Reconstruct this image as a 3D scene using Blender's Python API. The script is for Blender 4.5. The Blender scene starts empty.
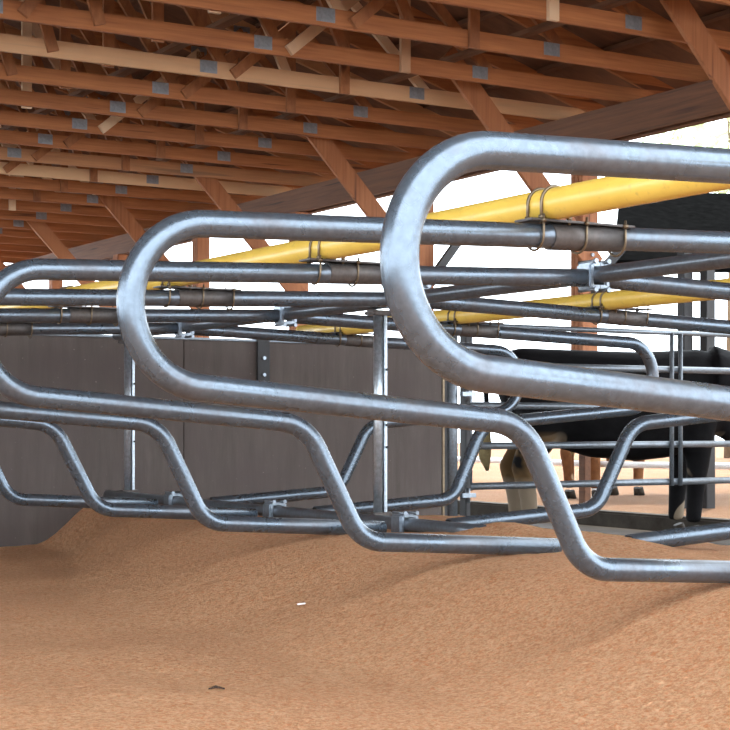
import bpy, bmesh, math, random
from mathutils import Vector, Matrix, noise
random.seed(7)
sc = bpy.context.scene
COL = sc.collection
PI = math.pi
EYE = 0.94            # camera height above the concrete; shapes below are measured from eye level
# ------------------------------------------------------------------ materials
def mat(name):
    m = bpy.data.materials.new(name); m.use_nodes = True
    nt = m.node_tree; nt.nodes.clear()
    out = nt.nodes.new('ShaderNodeOutputMaterial'); b = nt.nodes.new('ShaderNodeBsdfPrincipled')
    nt.links.new(b.outputs[0], out.inputs[0])
    return m, nt, b
def nd(nt, t, **kw):
    n = nt.nodes.new(t)
    for k, v in kw.items():
        if hasattr(n, k): setattr(n, k, v)
        else: n.inputs[k].default_value = v
    return n
def coords(nt, scale=(1,1,1), kind='Object'):
    tc = nt.nodes.new('ShaderNodeTexCoord'); mp = nt.nodes.new('ShaderNodeMapping')
    mp.inputs['Scale'].default_value = scale
    nt.links.new(tc.outputs[kind], mp.inputs[0]); return mp.outputs[0]
def noise_fac(nt, co, scale, detail=4, rough=.6, lo=.3, hi=.7):
    n = nd(nt, 'ShaderNodeTexNoise', Scale=scale, Detail=detail, Roughness=rough)
    nt.links.new(co, n.inputs['Vector'])
    r = nd(nt, 'ShaderNodeMapRange'); r.inputs[1].default_value = lo; r.inputs[2].default_value = hi
    nt.links.new(n.outputs['Fac'], r.inputs[0]); return r.outputs[0]
def mix(nt, fac, a, b, blend='MIX'):
    m = nd(nt, 'ShaderNodeMix', data_type='RGBA', blend_type=blend)
    for sock, v in ((m.inputs[0], fac), (m.inputs[6], a), (m.inputs[7], b)):
        if hasattr(v, 'is_linked') or hasattr(v, 'links'): nt.links.new(v, sock)
        elif isinstance(v, (int, float)): sock.default_value = v
        else: sock.default_value = (*v, 1)
    return m.outputs[2]
def bump(nt, b, h, strength=.3, dist=.01):
    n = nd(nt, 'ShaderNodeBump', Strength=strength, Distance=dist)
    nt.links.new(h, n.inputs['Height']); nt.links.new(n.outputs[0], b.inputs['Normal'])
def setc(nt, b, c):
    if hasattr(c, 'links'): nt.links.new(c, b.inputs['Base Color'])
    else: b.inputs['Base Color'].default_value = (*c, 1)

def galv(name, base, dark, dirt, metallic=.75, rough=.38, dirt_amt=.7):
    m, nt, b = mat(name); co = coords(nt)
    f1 = noise_fac(nt, co, 5, 6, .6, .25, .75); f2 = noise_fac(nt, co, 2.6, 5, .7, .5, .8)
    f3 = noise_fac(nt, co, 60, 3, .6, .35, .65)
    c = mix(nt, f1, base, dark); c = mix(nt, f3, c, (base[0]*1.12, base[1]*1.12, base[2]*1.14))
    mm = nd(nt, 'ShaderNodeMath', operation='MULTIPLY'); nt.links.new(f2, mm.inputs[0]); mm.inputs[1].default_value = dirt_amt
    c = mix(nt, mm.outputs[0], c, dirt); setc(nt, b, c)
    r = nd(nt, 'ShaderNodeMapRange'); r.inputs[3].default_value = rough-.06; r.inputs[4].default_value = rough+.2
    nt.links.new(f2, r.inputs[0]); nt.links.new(r.outputs[0], b.inputs['Roughness'])
    b.inputs['Metallic'].default_value = metallic
    bump(nt, b, f3, .05, .002)
    return m
M_PIPE = galv('galvanised pipe', (.115,.142,.172), (.085,.104,.126), (.11,.066,.042), .72, .33, .6)
M_RAIL = galv('weathered rail pipe', (.135,.155,.178), (.10,.112,.126), (.12,.078,.056), .7, .36, .6)
M_BRIGHT = galv('bright zinc', (.26,.30,.34), (.17,.19,.22), (.15,.12,.10), .8, .34, .4)
M_ZINC = galv('zinc post metal', (.44,.49,.53), (.28,.31,.34), (.2,.17,.14), .8, .34, .4)
M_GATE = galv('gate tube', (.18,.205,.23), (.12,.135,.15), (.14,.11,.09), .6, .45, .5)
M_PLATE = galv('dark bracket steel', (.085,.075,.07), (.05,.045,.045), (.13,.08,.05), .5, .55, .5)
M_BOLT = galv('rusty yellow zinc bolt', (.16,.12,.075), (.09,.065,.045), (.13,.065,.03), .7, .45, .6)
M_BLACK = galv('black steel', (.014,.013,.014), (.009,.008,.009), (.02,.017,.014), .1, .6, .4)
M_WHITE = galv('white pipe', (.8,.8,.8), (.7,.7,.7), (.6,.5,.4), 0, .5, .3)

def painted(name, c, c2):
    m, nt, b = mat(name); co = coords(nt)
    f = noise_fac(nt, co, 4, 6, .7, .45, .8); g = noise_fac(nt, co, 40, 3, .5, .62, .75)
    k = mix(nt, f, c, c2); k = mix(nt, g, k, (.5,.33,.07)); setc(nt, b, k); b.inputs['Roughness'].default_value = .35
    return m
M_YEL = painted('yellow paint', (.66,.44,.08), (.54,.34,.05))

def wood(name, c1, c2, c3, scale=(.6,14,14), rough=.75):
    m, nt, b = mat(name); co = coords(nt, scale)
    oi = nt.nodes.new('ShaderNodeObjectInfo')
    add = nd(nt, 'ShaderNodeVectorMath', operation='ADD'); mul = nd(nt, 'ShaderNodeVectorMath', operation='SCALE')
    cb = nt.nodes.new('ShaderNodeCombineXYZ')
    for i in range(3): nt.links.new(oi.outputs['Random'], cb.inputs[i])
    nt.links.new(cb.outputs[0], mul.inputs[0]); mul.inputs['Scale'].default_value = 37
    nt.links.new(co, add.inputs[0]); nt.links.new(mul.outputs[0], add.inputs[1])
    f = noise_fac(nt, add.outputs[0], 2.5, 6, .6, .3, .7)
    kn = noise_fac(nt, add.outputs[0], 1.1, 2, .5, .66, .74)
    c = mix(nt, f, c1, c2); c = mix(nt, kn, c, (c2[0]*.45, c2[1]*.4, c2[2]*.4))
    rr = nd(nt, 'ShaderNodeMapRange'); rr.inputs[1].default_value = .80; rr.inputs[2].default_value = 1.0
    nt.links.new(oi.outputs['Random'], rr.inputs[0])
    c = mix(nt, rr.outputs[0], c, c3); setc(nt, b, c); b.inputs['Roughness'].default_value = rough
    bump(nt, b, f, .25, .004)
    return m
M_CHORD = wood('truss lumber along x', (.43,.16,.052), (.27,.088,.028), (.68,.42,.23))
M_WEB = wood('web lumber', (.36,.14,.05), (.20,.067,.024), (.78,.56,.36), (5,5,2))
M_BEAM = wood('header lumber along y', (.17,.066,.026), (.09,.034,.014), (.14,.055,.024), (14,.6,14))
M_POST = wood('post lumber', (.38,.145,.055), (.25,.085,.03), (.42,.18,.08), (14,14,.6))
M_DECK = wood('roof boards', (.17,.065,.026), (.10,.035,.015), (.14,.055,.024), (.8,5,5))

def m_sand(name, c1, c2, c3, pebble=1.0):
    m, nt, b = mat(name); co = coords(nt)
    big = noise_fac(nt, co, 1.3, 5, .65, .35, .68); mid = noise_fac(nt, coords(nt, (1,1.6,1)), 7, 6, .75, .32, .68)
    fine = noise_fac(nt, co, 44, 5, .85, .42, .58); tiny = noise_fac(nt, co, 95, 2, .8, .45, .62); red = noise_fac(nt, co, 60, 3, .7, .57, .64)
    def sc_f(f, k):
        q = nd(nt, 'ShaderNodeMath', operation='MULTIPLY'); nt.links.new(f, q.inputs[0]); q.inputs[1].default_value = k; return q.outputs[0]
    c = mix(nt, mid, c1, c2); c = mix(nt, sc_f(big, .6), c, c3)
    c = mix(nt, sc_f(fine, .75), c, (c2[0]*.72, c2[1]*.58, c2[2]*.48))
    c = mix(nt, sc_f(tiny, .6), c, (min(1,c1[0]*1.12), c1[1]*1.25, c1[2]*1.3)); c = mix(nt, sc_f(red, .6), c, (c2[0]*.9, c2[1]*.6, c2[2]*.4))
    setc(nt, b, c); b.inputs['Roughness'].default_value = .95; b.inputs['Specular IOR Level'].default_value = .12
    a = nd(nt, 'ShaderNodeMath', operation='ADD'); nt.links.new(fine, a.inputs[0]); nt.links.new(sc_f(tiny, .5), a.inputs[1])
    a2 = nd(nt, 'ShaderNodeMath', operation='ADD'); nt.links.new(a.outputs[0], a2.inputs[0]); nt.links.new(sc_f(mid, 1.5), a2.inputs[1])
    bump(nt, b, a2.outputs[0], 1.0*pebble, .03)
    return m
M_SAND = m_sand('sawdust bedding', (.95,.53,.29), (.90,.42,.21), (.90,.41,.21))
M_YARD = m_sand('yard sand', (.50,.29,.175), (.40,.21,.115), (.55,.37,.25), .9)

def simple(name, c1, c2, scale=6, rough=.8, metallic=0, stretch=(1,1,1), bs=.3):
    m, nt, b = mat(name); co = coords(nt, stretch); f = noise_fac(nt, co, scale, 6, .65, .3, .7)
    setc(nt, b, mix(nt, f, c1, c2)); b.inputs['Roughness'].default_value = rough; b.inputs['Metallic'].default_value = metallic
    if not metallic and rough > .3: b.inputs['Specular IOR Level'].default_value = .12
    bump(nt, b, f, bs, .005); return m
M_CONC = simple('stained concrete', (.10,.078,.06), (.05,.038,.028), 3)
M_CURB = simple('curb concrete', (.06,.05,.04), (.028,.022,.017), 7)
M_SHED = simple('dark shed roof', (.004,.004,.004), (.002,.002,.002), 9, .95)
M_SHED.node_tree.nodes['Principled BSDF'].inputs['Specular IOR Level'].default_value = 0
M_SHEDW = simple('pale shed wall', (.82,.78,.70), (.75,.70,.62), 2)
M_GUSSET = simple('truss plate', (.30,.31,.33), (.2,.205,.22), 30, .5, .6)
M_HOOF = simple('hoof', (.05,.04,.03), (.025,.02,.016), 20, .6)
M_EYE = simple('eye', (.012,.01,.01), (.01,.008,.008), 5, .15)
M_SWITCH = simple('dirty tail hair', (.30,.24,.12), (.17,.12,.06), 25, .9)
M_TWIG = simple('twig', (.05,.03,.02), (.03,.02,.015), 20)
M_CHIP = simple('pale chip', (.8,.76,.72), (.7,.66,.62), 20)
M_LEAF = simple('leaves', (.62,.74,.48), (.52,.66,.38), 3, .7)
M_BARK = simple('bark', (.16,.11,.07), (.1,.07,.045), 6)
# wall sheet: dark, streaked vertically, with stains
m, nt, b = mat('stained wall sheet'); co = coords(nt, (9,9,1.0)); co2 = coords(nt)
f = noise_fac(nt, co, 1.6, 7, .7, .3, .7); g = noise_fac(nt, co2, 3, 5, .6, .4, .7); s = noise_fac(nt, co2, 45, 2, .5, .72, .78)
c = mix(nt, f, (.06,.045,.038), (.10,.08,.07)); c = mix(nt, g, c, (.075,.055,.05)); c = mix(nt, s, c, (.22,.19,.17)); setc(nt, b, c)
b.inputs['Roughness'].default_value = .8; bump(nt, b, f, .15, .004); M_WALL = m
def cow_mat(name, base, base2, patch, dirt, legs=True):
    m, nt, b = mat(name); co = coords(nt)
    sp = nt.nodes.new('ShaderNodeSeparateXYZ'); nt.links.new(co, sp.inputs[0])
    f = noise_fac(nt, co, 12, 4, .6, .3, .7); c = mix(nt, f, base, base2)
    pt = noise_fac(nt, co, 3.5, 1, .4, .66, .68)
    lowz = nd(nt, 'ShaderNodeMapRange'); lowz.inputs[1].default_value = .80; lowz.inputs[2].default_value = .72; nt.links.new(sp.outputs[2], lowz.inputs[0])
    mm = nd(nt, 'ShaderNodeMath', operation='MULTIPLY'); nt.links.new(pt, mm.inputs[0]); nt.links.new(lowz.outputs[0], mm.inputs[1])
    c = mix(nt, mm.outputs[0], c, patch)
    if legs:   # the hind legs are white below the hock with a muddy thigh
        bx = nd(nt, 'ShaderNodeMapRange'); bx.inputs[1].default_value = -.45; bx.inputs[2].default_value = -.5; nt.links.new(sp.outputs[0], bx.inputs[0])
        lz = nd(nt, 'ShaderNodeMapRange'); lz.inputs[1].default_value = .46; lz.inputs[2].default_value = .40; nt.links.new(sp.outputs[2], lz.inputs[0])
        dz = nd(nt, 'ShaderNodeMapRange'); dz.inputs[1].default_value = .80; dz.inputs[2].default_value = .72; nt.links.new(sp.outputs[2], dz.inputs[0])
        pn = noise_fac(nt, co, 5, 2, .5, .42, .52)
        m1 = nd(nt, 'ShaderNodeMath', operation='MULTIPLY'); nt.links.new(bx.outputs[0], m1.inputs[0]); nt.links.new(dz.outputs[0], m1.inputs[1])
        m1b = nd(nt, 'ShaderNodeMath', operation='MULTIPLY'); nt.links.new(m1.outputs[0], m1b.inputs[0]); nt.links.new(pn, m1b.inputs[1])
        c = mix(nt, m1b.outputs[0], c, dirt)
        m2 = nd(nt, 'ShaderNodeMath', operation='MULTIPLY'); nt.links.new(bx.outputs[0], m2.inputs[0]); nt.links.new(lz.outputs[0], m2.inputs[1])
        c = mix(nt, m2.outputs[0], c, patch)
    setc(nt, b, c); b.inputs['Roughness'].default_value = .75; b.inputs['Specular IOR Level'].default_value = .07
    bump(nt, b, f, .2, .01); return m
M_COW = cow_mat('black and white coat', (.009,.0085,.009), (.005,.0045,.005), (.22,.17,.12), (.12,.07,.03))
M_COWB = cow_mat('brown coat', (.20,.085,.035), (.11,.045,.02), (.42,.3,.2), (.2,.1,.05), False)
# ------------------------------------------------------------------ mesh helpers
def new(): return bmesh.new()
def box(bm, lo, hi, bev=0):
    lo, hi = Vector(lo), Vector(hi); c = (lo+hi)/2; s = hi-lo
    r = bmesh.ops.create_cube(bm, size=1, matrix=Matrix.Translation(c) @ Matrix.Diagonal((*s, 1)))
    if bev:
        es = list({e for v in r['verts'] for e in v.link_edges})
        bmesh.ops.bevel(bm, geom=es, offset=bev, segments=2, affect='EDGES')
def obox(bm, p0, p1, w, t, up=(0,0,1), bev=0):
    """board from p0 to p1, w across 'up x dir', t along up-ish"""
    p0, p1 = Vector(p0), Vector(p1); d = (p1-p0); L = d.length; d.normalize()
    u = Vector(up); s = d.cross(u).normalized(); u = s.cross(d).normalized()
    R = Matrix((d, s, u)).transposed().to_4x4()
    r = bmesh.ops.create_cube(bm, size=1, matrix=Matrix.Translation((p0+p1)/2) @ R @ Matrix.Diagonal((L, w, t, 1)))
    if bev:
        es = list({e for v in r['verts'] for e in v.link_edges})
        bmesh.ops.bevel(bm, geom=es, offset=bev, segments=2, affect='EDGES')
def tube(bm, pts, r, n=20, closed=False, cap=True, hollow=False):
    pts = [Vector(p) for p in pts]; N = len(pts)
    T = []
    for i in range(N):
        if closed: t = pts[(i+1) % N]-pts[i-1]
        else: t = pts[min(i+1, N-1)]-pts[max(i-1, 0)]
        T.append(t.normalized())
    a = Vector((0,0,1)) if abs(T[0].z) < .9 else Vector((1,0,0))
    nrm = (a - T[0]*a.dot(T[0])).normalized(); rings = []
    rr = r if isinstance(r, (list, tuple)) else [r]*N
    for i in range(N):
        nrm = (nrm - T[i]*nrm.dot(T[i])).normalized(); bn = T[i].cross(nrm)
        rings.append([bm.verts.new(pts[i] + rr[i]*(math.cos(2*PI*k/n)*nrm + math.sin(2*PI*k/n)*bn)) for k in range(n)])
    for i in range(N if closed else N-1):
        A, B = rings[i], rings[(i+1) % N]
        for k in range(n):
            f = bm.faces.new((A[k], A[(k+1) % n], B[(k+1) % n], B[k])); f.smooth = True
    if not closed and cap:
        for ring, t in ((rings[0], -1), (rings[-1], 1)):
            if hollow:
                i = 0 if t == -1 else N-1
                inn = [bm.verts.new(pts[i] + (v.co-pts[i])*.84) for v in ring]
                deep = [bm.verts.new(v.co - T[i]*t*.06) for v in inn]
                for k in range(n):
                    k2 = (k+1) % n
                    bm.faces.new((ring[k], ring[k2], inn[k2], inn[k])); bm.faces.new((inn[k], inn[k2], deep[k2], deep[k]))
                bm.faces.new(deep)
            else: bm.faces.new(ring)
    bmesh.ops.recalc_face_normals(bm, faces=bm.faces)
def ball(bm, c, r, sc_=(1,1,1), seg=16):
    bmesh.ops.create_uvsphere(bm, u_segments=seg, v_segments=max(6, seg//2), radius=r, matrix=Matrix.Translation(c) @ Matrix.Diagonal((*sc_, 1)))
def cyl(bm, p0, p1, r, n=12): tube(bm, [p0, p1], r, n)
def obj(name, bm, m, parent=None, origin=None, smooth=False):
    """shapes are given in eye-level coordinates; a part is stored relative to its thing"""
    o0 = Vector(origin) if origin is not None else (Vector(parent['_w']) if parent is not None else Vector((0,0,0)))
    bmesh.ops.translate(bm, verts=bm.verts, vec=-o0)
    me = bpy.data.meshes.new(name); bm.to_mesh(me); bm.free()
    if smooth:
        for p in me.polygons: p.use_smooth = True
    me.materials.append(m); o = bpy.data.objects.new(name, me); COL.objects.link(o)
    o['_w'] = tuple(o0)
    if parent is not None: o.parent = parent; o.location = o0 - Vector(parent['_w'])
    else: o.location = o0
    return o
def thing(name, label, cat, loc, group=None):
    o = bpy.data.objects.new(name, None); COL.objects.link(o); o.location = loc; o['_w'] = tuple(loc)
    o.empty_display_size = .1
    return tag(o, label, cat, group)
def tag(o, label, cat, group=None, kind=None):
    if label: o['label'] = label
    if cat: o['category'] = cat
    if group: o['group'] = group
    if kind: o['kind'] = kind
    return o
def dup(root, delta, label=None, group=None):
    r = root.copy(); COL.objects.link(r); r.location = root.location + Vector(delta)
    if label: r['label'] = label
    if group: r['group'] = group
    for ch in [c for c in bpy.data.objects if c.parent == root]:
        c = ch.copy(); COL.objects.link(c); c.parent = r
        for g in [q for q in bpy.data.objects if q.parent == ch]:
            d = g.copy(); COL.objects.link(d); d.parent = c
    return r
def fillet(P, R, seg=9):
    """round the corners of a polyline in the X-Z plane"""
    out = [Vector(P[0])]
    for i in range(1, len(P)-1):
        p, a, c = Vector(P[i]), Vector(P[i-1]), Vector(P[i+1]); r = R[i-1]
        if r == 0: out.append(p); continue
        u = (a-p).normalized(); v = (c-p).normalized(); ang = u.angle(v); t = r/math.tan(ang/2)
        cen = p + (u+v).normalized()*(r/math.sin(ang/2)); s = p+u*t-cen; e = p+v*t-cen
        w = s.angle(e)
        for k in range(seg+1):
            q = k/seg; out.append(cen + (s*math.sin((1-q)*w) + e*math.sin(q*w))/math.sin(w))
    out.append(Vector(P[-1])); return out
# ------------------------------------------------------------------ free-stall dividers
CX = 3.77                                     # line of the middle rails between the two rows
Y0, DY, PR = 2.22, 1.2, .0327                 # nearest divider, spacing, pipe radius
def div_path(y, dx, far, rnd):
    """one bent pipe: top bar, rounded rear loop, sloping lower bar, S-bend, bottom bar"""
    j = lambda a: rnd.uniform(-a, a)
    top_end = (CX-.045, 0.541); zt = .470+j(.004); xl = 1.435+dx
    R = .19; zb = .083+j(.004)
    P = [top_end, (xl+R, zt)]
    cz = (zt+zb)/2; rz = (zt-zb)/2
    arc = [(xl+R + R*math.cos(PI/2+PI*k/28)*1.0, cz + rz*math.sin(PI/2+PI*k/28)) for k in range(1, 28)]
    low = [(xl+R-.0, zb), (2.56+j(.01), .004), (2.765+j(.01), -.392), (3.60, -.444)]
    lo = fillet([(p[0], 0, p[1]) for p in low], [.17, .15])
    pts = []
    n = 12
    for k in range(n+1): pts.append(Vector((P[0][0]+(P[1][0]-P[0][0])*k/n, 0, P[0][1]+(P[1][1]-P[0][1])*k/n)))
    pts += [Vector((a, 0, z)) for a, z in arc] + lo
    if far: pts = [Vector((2*CX-p.x, 0, p.z)) for p in pts]
    return [Vector((p.x, y, p.z)) for p in pts]
D_LABELS = {
 1:'largest galvanized divider loop, nearest the camera, its bars running off the right edge',
 2:'second nearest galvanized divider, full loop and S-bend dropping to the sand at right',
 3:'third galvanized divider, loop cut by the left edge, bottom bar ending behind second S-bend',
 4:'fourth galvanized divider, its S-bend crossing just right of the thin far zinc post',
 5:'fifth galvanized divider, its S-bend crossing the dark wall left of the thin far zinc post',
 6:'farthest galvanized divider of the near row, bottom bend at the left edge of the photo'}
for k in range(1, 7):
    bm = new(); y = Y0+DY*(k-1); rnd = random.Random(k)
    tube(bm, div_path(y, {1:-.03, 3:.03}.get(k, 0), False, rnd), PR, 28, hollow=True)
    o = obj('stall_divider', bm, M_PIPE, origin=(2.6, y, -.4))
    tag(o, D_LABELS[k], 'stall divider', 'stall dividers of the near row')
O_LABELS = {
 2:'opposite-row divider nearest the camera, almost wholly past the right edge',
 3:'opposite-row divider whose half-buried bottom bar lies over sand at the far right',
 4:'opposite-row divider with the thick S-bend rising in front of the black cow',
 5:'opposite-row divider whose rounded loop end stands before the back of the black cow',
 6:'farthest opposite-row divider, small loop beside the black cow, thin bar before the wall'}
for k in range(2, 7):
    bm = new(); y = Y0+DY*(k-1); rnd = random.Random(20+k)
    tube(bm, div_path(y, {5:-.06}.get(k, 0), True, rnd), PR*1.06, 24, hollow=True)
    o = obj('stall_divider', bm, M_PIPE, origin=(4.9, y, -.4))
    tag(o, O_LABELS[k], 'stall divider', 'stall dividers of the opposite row')
# ------------------------------------------------------------------ rails along the rows
def rail(name, x, z, y0, y1, r, m, label, cat, group=None, wob=.0):
    bm = new(); n = 16
    tube(bm, [(x, y0+(y1-y0)*i/n, z + wob*math.sin(i*1.3)) for i in range(n+1)], r, 24, hollow=True)
    return tag(obj(name, bm, m, origin=(x, (y0+y1)/2, z)), label, cat, group)
NX, NZ = 2.637, .590; OX = 2*CX-NX-.09
rail('neck_rail', NX, NZ, .9, 8.75, .043, M_YEL, 'thick yellow neck rail lying on top of the near row of dividers', 'pipe rail')
rail('neck_rail', OX, NZ-.012, 2.7, 8.75, .043, M_YEL, 'yellow neck rail farther back, lying on the opposite row of dividers', 'pipe rail')
rail('support_rail', CX, .552, .9, 9.2, PR*.97, M_RAIL, 'upper grey middle rail joining the top bars, rising to the right edge', 'pipe rail')
rail('support_rail', CX-.06, -.428, 5.15, 9.2, PR*.9, M_RAIL, 'lower grey middle rail just above the sand behind the bottom bars', 'pipe rail')
# U-bolt brackets that hold each yellow rail on a divider
def ubolt(bm, c, r, axis, z_from, leg, rr=.0035):
    """U-shaped rod round a pipe running along axis, legs towards z_from side"""
    s = 1 if leg > 0 else -1; pts = []
    for k in range(13):
        a = PI*k/12; h = math.cos(a)*r; v = -s*math.sin(a)*r
        pts.append((h, v))
    pts = [(r, s*abs(leg))] + pts + [(-r, s*abs(leg))]
    P = [Vector((c[0]+h, c[1], c[2]+v)) if axis == 'y' else Vector((c[0], c[1]+h, c[2]+v)) for h, v in pts]
    tube(bm, P, rr, 8)
    for q in (P[0], P[-1]):
        cyl(bm, q-Vector((0,0,s*.022)), q-Vector((0,0,s*.012)), .0085, 6)
def neck_bracket(x, y, zt, zn, side):
    t = thing('rail_bracket', '', 'bracket', (x, y, zt))
    bm = new(); box(bm, (x-.085*1, y-.04, zt+PR+.004), (x+.27, y+.04, zt+PR+.010), .002)
    if side < 0: bmesh.ops.scale(bm, vec=(-1,1,1), verts=bm.verts, space=Matrix.Translation((-x,0,0))); bmesh.ops.reverse_faces(bm, faces=bm.faces)
    obj('plate', bm, M_PLATE, t)
    for dx in (-.045, .10, .235):
        bm = new(); ubolt(bm, (x+side*dx, y, zt), PR+.0060, 'x', 0, .055); obj('u_bolt', bm, M_BOLT, t)
    for dy in (-.03, .03):
        bm = new(); ubolt(bm, (x, y+dy, zn), .0465, 'y', 0, -.055, .0045); obj('u_bolt', bm, M_BOLT, t)
    bm = new(); sl = .0335*(1 if x < CX else -1)
    tube(bm, [(x+.0, y, zt), (x+.24, y, zt+sl*.24)], PR+.0032, 24); obj('sleeve', bm, M_PLATE, t)
    return t
ztop = lambda x: .470 + .0335*(x-1.6)
NB = {1:'past the right edge', 2:'on the second divider, upper right', 3:'on the third divider',
      4:'inside the second loop', 5:'left of the second loop', 6:'above the wall at far left'}
OB = {2:'past the right edge', 3:'at the right edge', 4:'left of two black posts', 5:'inside the big near loop', 6:'left of the zinc post'}
for k in range(2, 7):
    y = Y0+DY*(k-1)
    t = neck_bracket(NX, y, ztop(NX), NZ, 1); t['label'] = 'dark plate with U-bolts holding yellow rail '+NB[k]; t['group'] = 'neck rail brackets of the near row'
    if k > 2:
        t = neck_bracket(OX, y, ztop(2*CX-OX), NZ-.012, 1); t['label'] = 'dark plate with U-bolts under far yellow rail '+OB[k]; t['group'] = 'neck rail brackets of the opposite row'
# cast clamps where the bars meet the middle rails
def rail_clamp(y, z, lower):
    x = CX - (.06 if lower else 0)
    t = thing('rail_clamp', '', 'clamp', (x, y, z))
    for i, sx in enumerate((-1, 1)):
        bm = new(); h = .044
        box(bm, (x-.012+sx*.036, y-.040, z-h), (x+.012+sx*.036, y+.040, z+h), .006)
        box(bm, (x-.036 if sx < 0 else x, y-.040, z+h-.010), (x if sx < 0 else x+.036, y+.040, z+h+.004), .002)
        box(bm, (x-.036 if sx < 0 else x, y-.040, z-h-.004), (x if sx < 0 else x+.036, y+.040, z-h+.010), .002)
        obj('half_shell', bm, M_BRIGHT, t)
    for sx in (-1, 1):
        for sz in (-1, 1):
            bm = new(); X = x+sx*.03; Z = z+sz*.052
            cyl(bm, (X, y-.052, Z), (X, y+.046, Z), .006, 8); cyl(bm, (X, y-.056, Z), (X, y-.045, Z), .010, 6)
            obj('bolt', bm, M_BRIGHT, t)
    return t
CL = {3:'beside the orange wooden post', 4:'behind the big near loop', 5:'inside the second loop, left of zinc post', 6:'at left inside the second loop'}
CLL = {3:'behind the second S-bend', 4:'right of the thick zinc post foot', 5:'left of the thick zinc post foot', 6:'right of the thin zinc post foot'}
for k in range(3, 7):
    y = Y0+DY*(k-1)
    t = rail_clamp(y, .548, False); t['label'] = 'bright clamp on upper middle rail '+CL[k]; t['group'] = 'clamps on the upper middle rail'
    if k == 3: continue
    t = rail_clamp(y, -.430, True); t['label'] = 'bright clamp on lower middle rail '+CLL[k]; t['group'] = 'clamps on the lower middle rail'
# zinc posts hanging between the middle rails
def zinc_post(y, label):
    x = CX+.022; t = thing('zinc_post', label, 'post', (x, y, -.40), 'zinc posts between the middle rails')
    bm = new(); tube(bm, [(x-.014, y, -.395), (x-.014, y, .515)], .021, 20); obj('tube', bm, M_ZINC, t)
    bm = new(); box(bm, (x+.010, y-.018, -.395), (x+.026, y+.018, .515), .004); 
    obj('channel', bm, M_ZINC, t)
    for z in (.505, -.405):
        bm = new(); box(bm, (x-.058, y-.034, z-.012), (x+.05, y+.034, z+.012), .004)
        cyl(bm, (x-.05, y-.045, z), (x-.05, y+.045, z), .009, 8); cyl(bm, (x+.042, y-.045, z), (x+.042, y+.045, z), .009, 8)
        obj('end_bracket', bm, M_PLATE, t)
    for z in (.25, -.1, .0):
        bm = new(); cyl(bm, (x+.019, y-.028, z), (x+.019, y-.02, z), .006, 8); obj('bolt', bm, M_BLACK, t)
zinc_post(6.15, 'thick bright zinc post in front of the dark wall, left of the big near loop')
zinc_post(9.05, 'thin bright zinc post in front of the dark wall, under the second loop at left')
# ------------------------------------------------------------------ ground
def ss(a, b, x):
    t = min(1, max(0, (x-a)/(b-a))); return t*t*(3-2*t)
def bed(x, y):
    w = ss(6.0, 9.2, y); lo = 2.35*(1-w)+3.30*w; hi = 3.45*(1-w)+3.74*w
    z = -.735 + .275*ss(lo, hi, x)
    z -= .085*ss(3.88, 4.9, x)
    z += .055*math.exp(-((x-3.90)/.21)**2-((y-4.78)/.50)**2) - .012*ss(4.6, 4.0, y)*ss(3.3, 3.7, x)
    z = z*(1-ss(5.2, 6.35, x)) + (-.955)*ss(5.2, 6.35, x)
    z += .055*math.exp(-((x-3.73)/.10)**2-((y-5.12)/.24)**2)
    n = noise.noise(Vector((x*.9, y*.7, 3)))*.03 + noise.noise(Vector((x*2.6, y*2.2, 7)))*.014
    rip = math.sin(2.2*x+4.6*y+1.5*noise.noise(Vector((x, y, 0))))*.008
    f = noise.noise(Vector((x*9, y*9, 1)))*.006 + noise.noise(Vector((x*24, y*24, 5)))*.0025
    a = (1-ss(5.4, 6.2, x))
    return z + (n*(.6+.4*ss(5, 2, y)) + rip + f)*a
bm = new(); xs = []; x = -3.0
while x < 6.45:
    xs.append(x); x += .12 if x < .6 else .032
ys = []; y = -1.5
while y < 9.36:
    ys.append(y); y += .12 if y < 1.6 else (.028 if y < 5 else .05)
ys.append(9.37)
G = [[bm.verts.new((x, y, bed(x, y))) for x in xs] for y in ys]
for i in range(len(ys)-1):
    for j in range(len(xs)-1):
        bm.faces.new((G[i][j], G[i][j+1], G[i+1][j+1], G[i+1][j])).smooth = True
o = obj('sand_bedding', bm, M_SAND, origin=(2, 4, -.8)); tag(o, 'orange sawdust and sand bedding banked up under the dividers', 'bedding', kind='stuff')
bm = new(); box(bm, (-12, -8, -1.25), (9.72, 33, -.955)); tag(obj('floor', bm, M_CONC, origin=(0,10,-.955)), None, None, kind='structure')
bm = new()
N = 60
V = [[bm.verts.new((9.86+i*i*.014, -10+j*1.2, -.83 + .03*noise.noise(Vector((i*i*.01, j*.6, 0))) + (0 if i else .0))) for i in range(N)] for j in range(N)]
for j in range(N-1):
    for i in range(N-1): bm.faces.new((V[j][i], V[j][i+1], V[j+1][i+1], V[j+1][i])).smooth = True
tag(obj('ground', bm, M_YARD, origin=(20,10,-.83)), 'bright sunlit sandy yard beyond the curb', 'ground', kind='structure')
bm = new(); box(bm, (9.70, -8, -1.2), (9.88, 33, -.812), .02)
tag(obj('curb', bm, M_CURB, origin=(9.8,10,-.9)), 'low dark concrete curb between cow alley and sunlit yard', 'curb', kind='structure')
bm = new(); tube(bm, [(2.02,3.42-.35,bed(2.02,3.07)+.004),(2.05,3.09,bed(2.05,3.09)+.009),(2.075,3.10,bed(2.075,3.1)+.003)], [.003,.004,.002], 6)
for v in bm.verts: v.co.x += -.35; v.co.y += .05; v.co.z += 0
TW = bm
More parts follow.
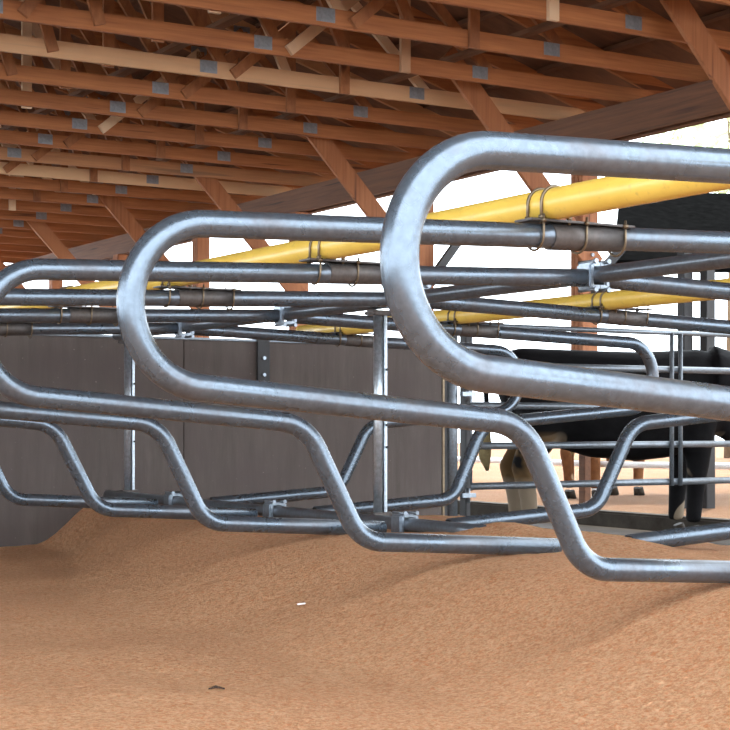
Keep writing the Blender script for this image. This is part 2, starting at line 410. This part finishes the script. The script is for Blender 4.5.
# ------------------------------------------------------------------ wall at the row's end, gate
bm = new()
for x0, x1 in ((-4, .0), (.004, 2.44), (2.444, 4.30), (4.304, 6.29)):
    box(bm, (x0, 9.38, -1.0), (x1, 9.44, .545), .003)
tag(obj('wall_back', bm, M_WALL, origin=(2,9.4,-.9)), None, None, kind='structure')
bm = new(); box(bm, (-4, 9.36, .548), (6.30, 9.46, .562), .002); tag(obj('trim_1', bm, M_GATE, origin=(2,9.4,.55)), 'thin grey cap on the dark wall', None, kind='structure')
t = thing('wall_bracket', 'dark steel strip with two bolts hung over the top of the dark wall', 'bracket', (4.82, 9.36, .3))
bm = new(); box(bm, (4.815, 9.345, .26), (4.905, 9.362, .62), .003); obj('strip', bm, M_BLACK, t)
for z in (.33, .44): bm = new(); cyl(bm, (4.86, 9.332, z), (4.86, 9.348, z), .012, 8); obj('bolt', bm, M_BRIGHT, t)
t = thing('gate_post', 'grey steel post with a rusty edge at the right end of the dark wall', 'post', (6.36, 9.42, -.955))
bm = new(); tube(bm, [(6.40, 9.42, -.955), (6.40, 9.42, .95)], .043, 20); obj('tube', bm, M_GATE, t)
bm = new(); box(bm, (6.297, 9.38, -.955), (6.315, 9.46, .70)); obj('edge_angle', bm, M_BOLT, t)
bm = new(); box(bm, (6.315, 9.40, -.955), (6.352, 9.45, .70)); obj('channel', bm, M_BLACK, t)
bm = new(); box(bm, (6.49, 9.37, -.955), (6.53, 9.45, .80), .004); obj('channel', bm, M_BLACK, t)
for z in (.22, -.5):
    bm = new(); cyl(bm, (6.50, 9.36, z-.05), (6.50, 9.36, z+.05), .017, 12); box(bm, (6.44, 9.34, z-.015), (6.56, 9.38, z+.015), .003); obj('hinge', bm, M_BRIGHT, t)
t = thing('pipe_gate', 'grey pipe gate of horizontal rails in front of the black cow', 'gate', (8.0, 9.42, -.9))
for z in (.715, .43, .14, -.15, -.44):
    bm = new(); tube(bm, [(6.50, 9.42, z), (9.60, 9.42, z)],   .026 if z < .7 else .019, 16); obj('rail', bm, M_GATE, t)
for x in (6.56, 8.44, 8.53, 9.58):
    bm = new(); tube(bm, [(x, 9.42-(.03 if 8 < x < 9 else 0), -.47), (x, 9.42-(.03 if 8 < x < 9 else 0), .71)], .017, 14); obj('upright', bm, M_GATE, t)
# white pipe along the yard
bm = new(); tube(bm, [(11.6, 9.5, -.43), (11.6, 12.3, -.42), (11.6, 13.6, -.44), (11.6, 15.0, -.44), (11.6, 19.0, -.43)], .035, 14); 
t = thing('yard_rail', 'white pipe rail low over the sunlit yard behind the cow legs', 'pipe rail', (11.6, 14, -.83))
obj('tube', bm, M_WHITE, t)
for y in (10.6, 14.2, 17.6):
    bm = new(); tube(bm, [(11.6, y, -.9), (11.6, y, -.43)], .03, 12); obj('foot', bm, M_WHITE, t)
# ------------------------------------------------------------------ barn frame
HX, HZ = 9.68, 2.65
postY = [3.5, 6.3, 9.1, 11.92, 14.72, 17.55, 20.4, 23.3, 26.2]
PL = {11.92:'orange wooden post with knee brace right of the photo centre, seen above the black cow',
      14.72:'wooden post behind the big near loop, a black steel strut crossing it',
      17.55:'wooden post whose foot shows as an orange bit left of the big near loop',
      20.4:'reddish wooden post seen inside the second loop below its top bar',
      23.3:'wooden post half hidden by the left tube of the second loop',
      26.2:'farthest wooden post, small and red at the left edge under the third top bar',
      9.1:'wooden post past the right edge whose knee brace crosses the top right corner',
      6.3:'wooden post outside the frame, third from the barn front', 3.5:'wooden post outside the frame, nearest the barn front'}
for y in postY[1:]:
    t = thing('wooden_post', PL[y], 'post', (HX, y, -.812), 'wooden posts of the open side')
    bm = new()
    for i in range(3): box(bm, (HX-.16, y-.09+i*.06, -.10), (HX+.03, y-.033+i*.06, HZ), .006)
    obj('shaft', bm, M_POST, t)
    bm = new(); box(bm, (HX-.10, y-.05, -.812), (HX-.02, y+.04, -.10), .006); box(bm, (HX-.16, y-.1, -.11), (HX+.04, y+.1, -.09)); obj('foot', bm, M_BEAM, t)
    bm = new(); obox(bm, (HX-.02, y-.115, 1.50), (HX-1.72, y-.115, 3.30), .045, .205, (0,0,1), .004); obj('knee_brace', bm, M_POST, t)
    if y == 14.72:
        bm = new(); obox(bm, (HX-.25, y-.26, 1.42), (HX+.35, y-.26, 2.15), .05, .09); obj('steel_strut', bm, M_BLACK, t)
    bm = new(); cyl(bm, (HX-.08, y-.155, 1.60), (HX-.08, y-.135, 1.60), .018, 8); obj('bolt', bm, M_GUSSET, t)
bm = new(); 
box(bm, (HX-.10, 1.7, HZ), (HX-.05, 29.2, HZ+.30), .004); box(bm, (HX+.05, 1.7, HZ), (HX+.10, 29.2, HZ+.30), .004); box(bm, (HX-.05, 1.7, HZ+.03), (HX+.05, 29.2, HZ+.27))
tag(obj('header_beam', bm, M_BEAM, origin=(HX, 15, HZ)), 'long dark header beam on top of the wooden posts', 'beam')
# trusses
RX, LX, SL, TZ = 2.5, -4.68, .30, HZ+.30           # ridge, left bearing, pitch, chord bottom
topz = lambda x: TZ+.26+(HX-x)*SL if x > RX else TZ+.26+(x-LX)*SL
def truss(y):
    t = thing('roof_truss', '', 'roof truss', (HX, y, TZ), 'roof trusses')
    h = .020; bm = new(); box(bm, (LX-.4, y-h, TZ), (HX+.35, y+h, TZ+.138), .003); obj('bottom_chord', bm, M_CHORD, t)
    for a, b in ((HX+.85, RX), (LX-.85, RX)):
        bm = new(); obox(bm, (a, y, topz(HX)-(.85*SL) if a > 0 else topz(LX)-(.85*SL)), (b, y, topz(RX)), .04, .145); obj('top_chord', bm, M_CHORD, t)
    nod = [HX-.4, HX-2.5, HX-4.7, RX]; low = [HX-1.5, HX-3.6, HX-5.8]; segs = []
    for i, xl in enumerate(low):
        segs += [((nod[i], topz(nod[i])-.05), (xl, TZ+.10)), ((xl, TZ+.10), (nod[i+1], topz(nod[i+1])-.05))]
    segs = segs[1:] + [((x, topz(x)-.05), (x+.001, TZ+.05)) for x in nod[1:3]] + [((HX-1.5, TZ+.1), (HX-1.5, topz(HX-1.5)-.05)), ((HX-3.6, topz(HX-3.6)-.05), (HX-3.0, TZ+.1)), ((HX-5.8, topz(HX-5.8)-.05), (HX-5.2, TZ+.1))]
    segs += [((2*RX-x0, z0), (2*RX-x1, z1)) for (x0, z0), (x1, z1) in segs]
    for q, ((x0, z0), (x1, z1)) in enumerate(segs):
        lap = -.04 if q % 2 else .04
        bm = new(); obox(bm, (x0, y+lap, z0-.06*(z0 < z1)), (x1, y+lap, z1-.06*(z1 < z0)), .036, .09); obj('web', bm, M_WEB, t)
    for xl in low:
        bm = new(); box(bm, (xl-.30, y-.0235, TZ+.03), (xl-.14, y-.0205, TZ+.135)); obj('nail_plate', bm, M_GUSSET, t)
    for xu in nod[1:3]:
        bm = new(); box(bm, (xu-.09, y-.0235, topz(xu)-.10), (xu+.09, y-.0205, topz(xu)+.01)); obj('nail_plate', bm, M_GUSSET, t)
    return t
TS = 1.0; T0 = 15.3-TS*13
proto = truss(T0); trusses = [proto]
for i in range(1, 27): trusses.append(dup(proto, (0, TS*i, 0)))
for i, t in enumerate(trusses):
    if i <= 8: t['label'] = 'brown wooden roof truss overhead, nearer than the top edge of the photo'
    elif i <= 16: t['label'] = 'brown wooden roof truss with thick chord crossing the upper third of the photo'
    else: t['label'] = 'brown wooden roof truss with thin chord, far down the barn above the loops'
pass
# longitudinal boards tying the trusses
for i, (x, z, w, hh, lab) in enumerate([(HX-2.0, TZ+.17, .09, .04, 'nearest to the posts'), (HX-4.2, TZ+.17, .09, .04, 'second from the posts'), (HX-6.4, TZ+.17, .09, .04, 'third from the posts')]):
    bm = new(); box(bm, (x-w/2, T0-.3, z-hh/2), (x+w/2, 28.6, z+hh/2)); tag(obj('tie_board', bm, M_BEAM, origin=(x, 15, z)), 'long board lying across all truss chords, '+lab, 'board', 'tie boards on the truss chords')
# purlins and deck
for i in range(8):
    x = HX+.7-i*1.0; z = topz(x)+.095; 
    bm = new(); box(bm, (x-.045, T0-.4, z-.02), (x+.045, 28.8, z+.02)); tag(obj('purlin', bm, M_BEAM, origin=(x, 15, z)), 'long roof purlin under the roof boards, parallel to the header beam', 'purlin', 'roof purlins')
bm = new(); r2 = random.Random(5)
glint_holes = set()  # gaps added in the boards so sky shows as bright glints overhead
for (x, y) in ((5.4,16.2),(5.0,15.1),(5.9,17.6),(5.2,18.3),(5.5,19.6),(4.9,17.0),(6.0,20.8),(5.7,14.6),(6.8,12.3),(6.4,19.0)): glint_holes.add((round((HX+.95-x)/.2), round((y-1.6)/.28)))
nx = int((HX+.95-RX)/.2)+1; YB = 1.6; ny = int((29.2-YB)/.28)+1
def deck_side(sign):
    for lay in (0, .02):
        g = {}
        def V(i, j):
            if (i, j) not in g:
                x = max(HX+.95-.2*i, RX); xx = x if sign > 0 else 2*RX-x
                g[i, j] = bm.verts.new((xx, YB+.28*j, TZ+.26+(HX-x)*SL+.118+lay))
            return g[i, j]
        for i in range(nx):
            for j in range(ny):
                if sign > 0 and (i, j) in glint_holes: continue
                bm.faces.new((V(i,j), V(i+1,j), V(i+1,j+1), V(i,j+1)))
deck_side(1); deck_side(-1)
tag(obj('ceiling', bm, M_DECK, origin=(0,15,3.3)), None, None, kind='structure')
bm = new(); box(bm, (HX+.93, 1.6, topz(HX)-.85*SL-.1+.02), (HX+.97, 29.4, topz(HX)-.85*SL+.15)); tag(obj('trim_2', bm, M_BEAM, origin=(HX+.95,15,3)), 'fascia board along the open eave', None, kind='structure')
bm = new(); gv = []  # gable out of view, added to block sky light on the trusses
for x in (HX+.9, RX, LX-.9):
    for yy in (1.62, 1.68): gv.append(bm.verts.new((x, yy, topz(x) if abs(x-RX) < .1 else TZ+.26-.9*SL+.05)))
for x in (LX-.9, HX+.9):
    for yy in (1.62, 1.68): gv.append(bm.verts.new((x, yy, HZ)))
for q in ((0,2,4,6,8),(9,7,5,3,1)): bm.faces.new([gv[i] for i in q])
tag(obj('wall_sky_block', bm, M_DECK, origin=(0,-.5,3)), 'unseen boarded gable added to keep sky light off the roof timbers', None, kind='structure')
# far row of header and posts on the barn's other side
bm = new(); box(bm, (LX-.1, 1.7, HZ), (LX+.1, 29.2, HZ+.3)); tag(obj('header_beam', bm, M_BEAM, origin=(LX,15,HZ)), 'header beam on the barn side outside the photo', 'beam')
# ------------------------------------------------------------------ yard shed
t = thing('open_shed', 'low dark-roofed open shed on black steel posts behind the yellow rail at right', 'shed', (13.5, 13.2, -.83))
def P(px, py, d): return None
x0, y0 = 10.9, 13.65       # left front corner
bm = new()
A = Vector((11.2, 13.4, 1.72)); B = Vector((15.6, 10.9, 1.76)); n_ = Vector((.53, .85, 0)); up = Vector((0,0,1.2))
c4 = [A, B, B+n_*4+up, A+Vector((2.08,2.34,0))+up]
vs = [bm.verts.new(p) for p in c4]+[bm.verts.new(p+Vector((0,0,.06))) for p in c4]
for q in ((3,2,1,0),(4,5,6,7),(0,1,5,4),(1,2,6,5),(2,3,7,6),(3,0,4,7)): bm.faces.new([vs[i] for i in q])
obj('roof', bm, M_SHED, t)
for k in range(5):
    s = k/4; bm = new(); obox(bm, A+Vector((2.08,2.34,0))*s+up*s-Vector((0,0,.04)), B+n_*4*s+up*s-Vector((0,0,.04)), .05, .08); obj('purlin', bm, M_SHED, t)
def ray(px, d):
    a = math.atan(965/1600); r = (px-365)/1600*d; return Vector((r*math.cos(a)+d*math.sin(a), d*math.cos(a)-r*math.sin(a), 0))
for px, d in ((685, 15.9), (707.5, 15.9)):
    p = ray(px, d); bm = new(); box(bm, (p.x-.06, p.y-.05, -.84), (p.x+.06, p.y+.05, 1.74), .006); obj('steel_post', bm, M_BLACK, t)
p = ray(608, 17.2); bm = new(); obox(bm, (p.x-.12, p.y, 1.62), (p.x+.22, p.y-.12, 2.02), .06, .10); obj('corner_brace', bm, M_BLACK, t)
for px, d in ((790, 15.5),): 
    p = ray(px, d); bm = new(); box(bm, (p.x-.06, p.y-.05, -.84), (p.x+.06, p.y+.05, 1.74)); obj('steel_post', bm, M_BLACK, t)
t = thing('pale_building', 'pale sunlit building wall far behind the shed posts', 'building', (24, 20, -.83))
bm = new(); box(bm, (21.5, 6, -1.0), (26, 21.5, 2.35)); obj('wall', bm, M_SHEDW, t)
# tree far beyond the shed
def tree(px, d, z0, z1, rad, label):
    b0 = ray(px, d); t = thing('tree', label, 'tree', (b0.x, b0.y, -.83)); rt = random.Random(3)
    bm = new(); tube(bm, [(b0.x, b0.y, -.9), (b0.x+.1, b0.y, z0), (b0.x-.1, b0.y+.1, z1-.8)], [.28,.2,.06], 10); obj('trunk', bm, M_BARK, t)
    bm = new()
    for k in range(2600):
        u = Vector((rt.gauss(0,1), rt.gauss(0,1), rt.gauss(0,1))).normalized()*rad*rt.random()**.4
        c = Vector((b0.x, b0.y, (z0+z1)/2)) + Vector((u.x, u.y, u.z*(z1-z0)/2/rad))
        if noise.noise(c*1.1) < -.05: continue
        a, b_ = Vector((rt.uniform(-1,1), rt.uniform(-1,1), rt.uniform(-1,1))).normalized()*.16, Vector((rt.uniform(-1,1), rt.uniform(-1,1), rt.uniform(-1,1))).normalized()*.11
        bm.faces.new([bm.verts.new(c+q) for q in (-a, b_, a, -b_)])
    obj('foliage', bm, M_LEAF, t)
tree(735, 40, 5.6, 8.9, 3.0, 'pale sunlit tree crown far behind, above the nearest top bar at right')
# ------------------------------------------------------------------ cows
def cow_body(lean):
    bm = new()
    st = [(-.90,1.22,.10,.08),(-.84,1.18,.21,.17),(-.70,1.13,.29,.25),(-.50,1.05,.36,.28),(-.2,1.00,.40,.33),(.15,.98,.41,.35),(.42,1.0,.40,.30),(.62,1.05,.36,.25),(.78,1.08,.29,.19),(.86,1.08,.18,.12)]
    rings = []
    for x, zc, h, w in st:
        r = []
        for k in range(20):
            a = 2*PI*k/20; cc, s_ = math.cos(a), math.sin(a)
            r.append(bm.verts.new((x, w*math.copysign(abs(cc)**.85, cc), zc+h*math.copysign(abs(s_)**.82, s_))))
        rings.append(r)
    for A_, B_ in zip(rings[:-1], rings[1:]):
        for k in range(20): bm.faces.new((A_[k], A_[(k+1)%20], B_[(k+1)%20], B_[k]))
    bm.faces.new(rings[0]); bm.faces.new(rings[-1])
    for sy in (-1, 1):
        o = .10 if sy < 0 else -.06; f_ = .03 if sy < 0 else -.03
        tube(bm, [(.60,sy*.17,1.10),(.58,sy*.17,.80),(.55+f_,sy*.165,.52),(.53+f_,sy*.16,.28),(.52+f_,sy*.16,.12)], [.15,.13,.082,.064,.06], 14)
        tube(bm, [(-.62,sy*.15,1.15),(-.55,sy*.17,.90),(-.62,sy*.16,.70),(-.75+f_,sy*.15,.52),(-.70+f_,sy*.15,.30),(-.69+f_,sy*.15,.12)], [.21,.20,.13,.085,.066,.062], 14)
    tube(bm, [(.70,0,1.15),(.92,0,1.13),(1.15,0,1.0),(1.30,0,.86)], [.30,.23,.17,.13], 16)      # neck, lowered
    tube(bm, [(1.24,0,.97),(1.36,0,.84),(1.50,0,.64),(1.60,0,.50)], [.11,.125,.095,.075], 16)   # head
    tube(bm, [(.72,0,.92),(.86,0,.80),(1.0,0,.86)], [.12,.09,.07], 12)                          # brisket and dewlap
    for sy in (-1, 1): tube(bm, [(1.27,sy*.09,.97),(1.25,sy*.17,.97),(1.24,sy*.25,.93)], [.03,.05,.02], 10)
    bmesh.ops.recalc_face_normals(bm, faces=bm.faces)
    me = bpy.data.meshes.new('tmp'); bm.to_mesh(me); bm.free()
    o = bpy.data.objects.new('tmp', me); COL.objects.link(o)
    md = o.modifiers.new('r', 'REMESH'); md.mode = 'VOXEL'; md.voxel_size = .022; md.use_smooth_shade = True
    ms = o.modifiers.new('s', 'SMOOTH'); ms.iterations = 5; ms.factor = .6
    dg = bpy.context.evaluated_depsgraph_get(); out = bpy.data.meshes.new_from_object(o.evaluated_get(dg))
    bpy.data.objects.remove(o); return out
BODY = cow_body(0)
def make_cow(label, loc, rz, sc_, coat, lx=1):
    t = thing('cow', label, 'cow', (0,0,0))
    me = BODY.copy(); me.materials.clear(); me.materials.append(coat)
    o = bpy.data.objects.new('body', me); COL.objects.link(o); o.parent = t
    for sy in (-1, 1):
        d = .10 if sy < 0 else -.06
        for x in (.52+(.03 if sy < 0 else -.03), -.69+(.03 if sy < 0 else -.03)):
            bm = new()
            for s2 in (-1, 1): tube(bm, [(x+.02, sy*.155+s2*.026, .09), (x+.055, sy*.155+s2*.03, .0)], [.034,.040], 12)
            obj('hoof', bm, M_HOOF, t, smooth=False)
        bm = new(); ball(bm, (1.38, sy*.105, .86), .024); obj('eye', bm, M_EYE, t, smooth=True)
    bm = new(); tube(bm, [(-.88,0,1.36),(-.95,0,1.30),(-.97,.0,1.1),(-.96,.0,.86),(-.97,-.01,.78)], [.035,.03,.02,.018,.02], 10); tl = obj('tail', bm, coat, t)
    bm = new(); tube(bm, [(-.96,0,.84),(-.98,-.01,.70),(-.98,-.01,.60),(-.96,-.01,.50)], [.02,.05,.045,.012], 12); obj('tail_switch', bm, M_SWITCH, tl, origin=(0,0,0))
    t.location = loc; t.rotation_euler = (0,0,rz); t.scale = (sc_*lx, sc_, sc_)
    return t
AY = math.atan(965/1600)
make_cow('black cow with white hind shanks standing behind the pipe gate', (8.84,10.54,-.955), -AY+.03, 1.135, M_COW, 1.0)
p = ray(607, 18.6)
make_cow('brown cow in the sunlit yard, its legs seen under the black cow', (p.x, p.y, -.83), -AY+1.0, .98, M_COWB)
# ------------------------------------------------------------------ litter
bmt = TW; bmt.free()
def hit(px, py):
    lo = .5
    for i in range(4000):
        d = lo+i*.004; q = ray(px, d); z = (425-py)/1600*d
        if z <= bed(q.x, q.y): return Vector((q.x, q.y, bed(q.x, q.y)))
q = hit(217, 691); bm = new(); tube(bm, [q+Vector((-.022,.008,.006)), q+Vector((-.004,0,.011)), q+Vector((.018,-.012,.006))], [.002,.0042,.002], 7)
tag(obj('twig', bm, M_TWIG, origin=q), 'tiny dark twig on the sand near the lower left', 'twig')
q = hit(301, 606); bm = new(); obox(bm, q+Vector((-.012,.006,.006)), q+Vector((.014,-.008,.010)), .012, .005, bev=.001)
tag(obj('chip', bm, M_CHIP, origin=q), 'tiny pale chip on the sand slope left of centre', 'chip')
# ------------------------------------------------------------------ light
w = bpy.data.worlds.new('World'); sc.world = w; w.use_nodes = True; nt = w.node_tree
bg = nt.nodes['Background']; bg.inputs[0].default_value = (.85,.93,1,1); bg.inputs[1].default_value = 4.3
L = bpy.data.lights.new('Sun', 'SUN'); L.energy = 5; L.angle = .01; L.color = (1,.95,.86)
so = bpy.data.objects.new('Sun', L); COL.objects.link(so)
dirv = Vector((-.26, -.20, -.94)); so.rotation_euler = dirv.to_track_quat('-Z', 'Y').to_euler(); so.location = (20,-10,20)
# ------------------------------------------------------------------ camera
cd = bpy.data.cameras.new('Camera'); cam = bpy.data.objects.new('Camera', cd); COL.objects.link(cam)
cd.sensor_width = 36; cd.lens = 1600/730*36; cd.shift_y = 60/730; cd.clip_start = .05; cd.clip_end = 500
cam.rotation_euler = (PI/2, 0, -AY); sc.camera = cam
for o in bpy.data.objects:
    if o.parent is None and o.type != 'LIGHT': o.location.z += EYE
for o in bpy.data.objects:
    if '_w' in o: del o['_w']
sc.view_settings.view_transform = 'Standard'; sc.view_settings.look = 'None'; sc.view_settings.gamma = 1; sc.view_settings.use_curve_mapping = False
sc.view_settings.exposure = 0.68
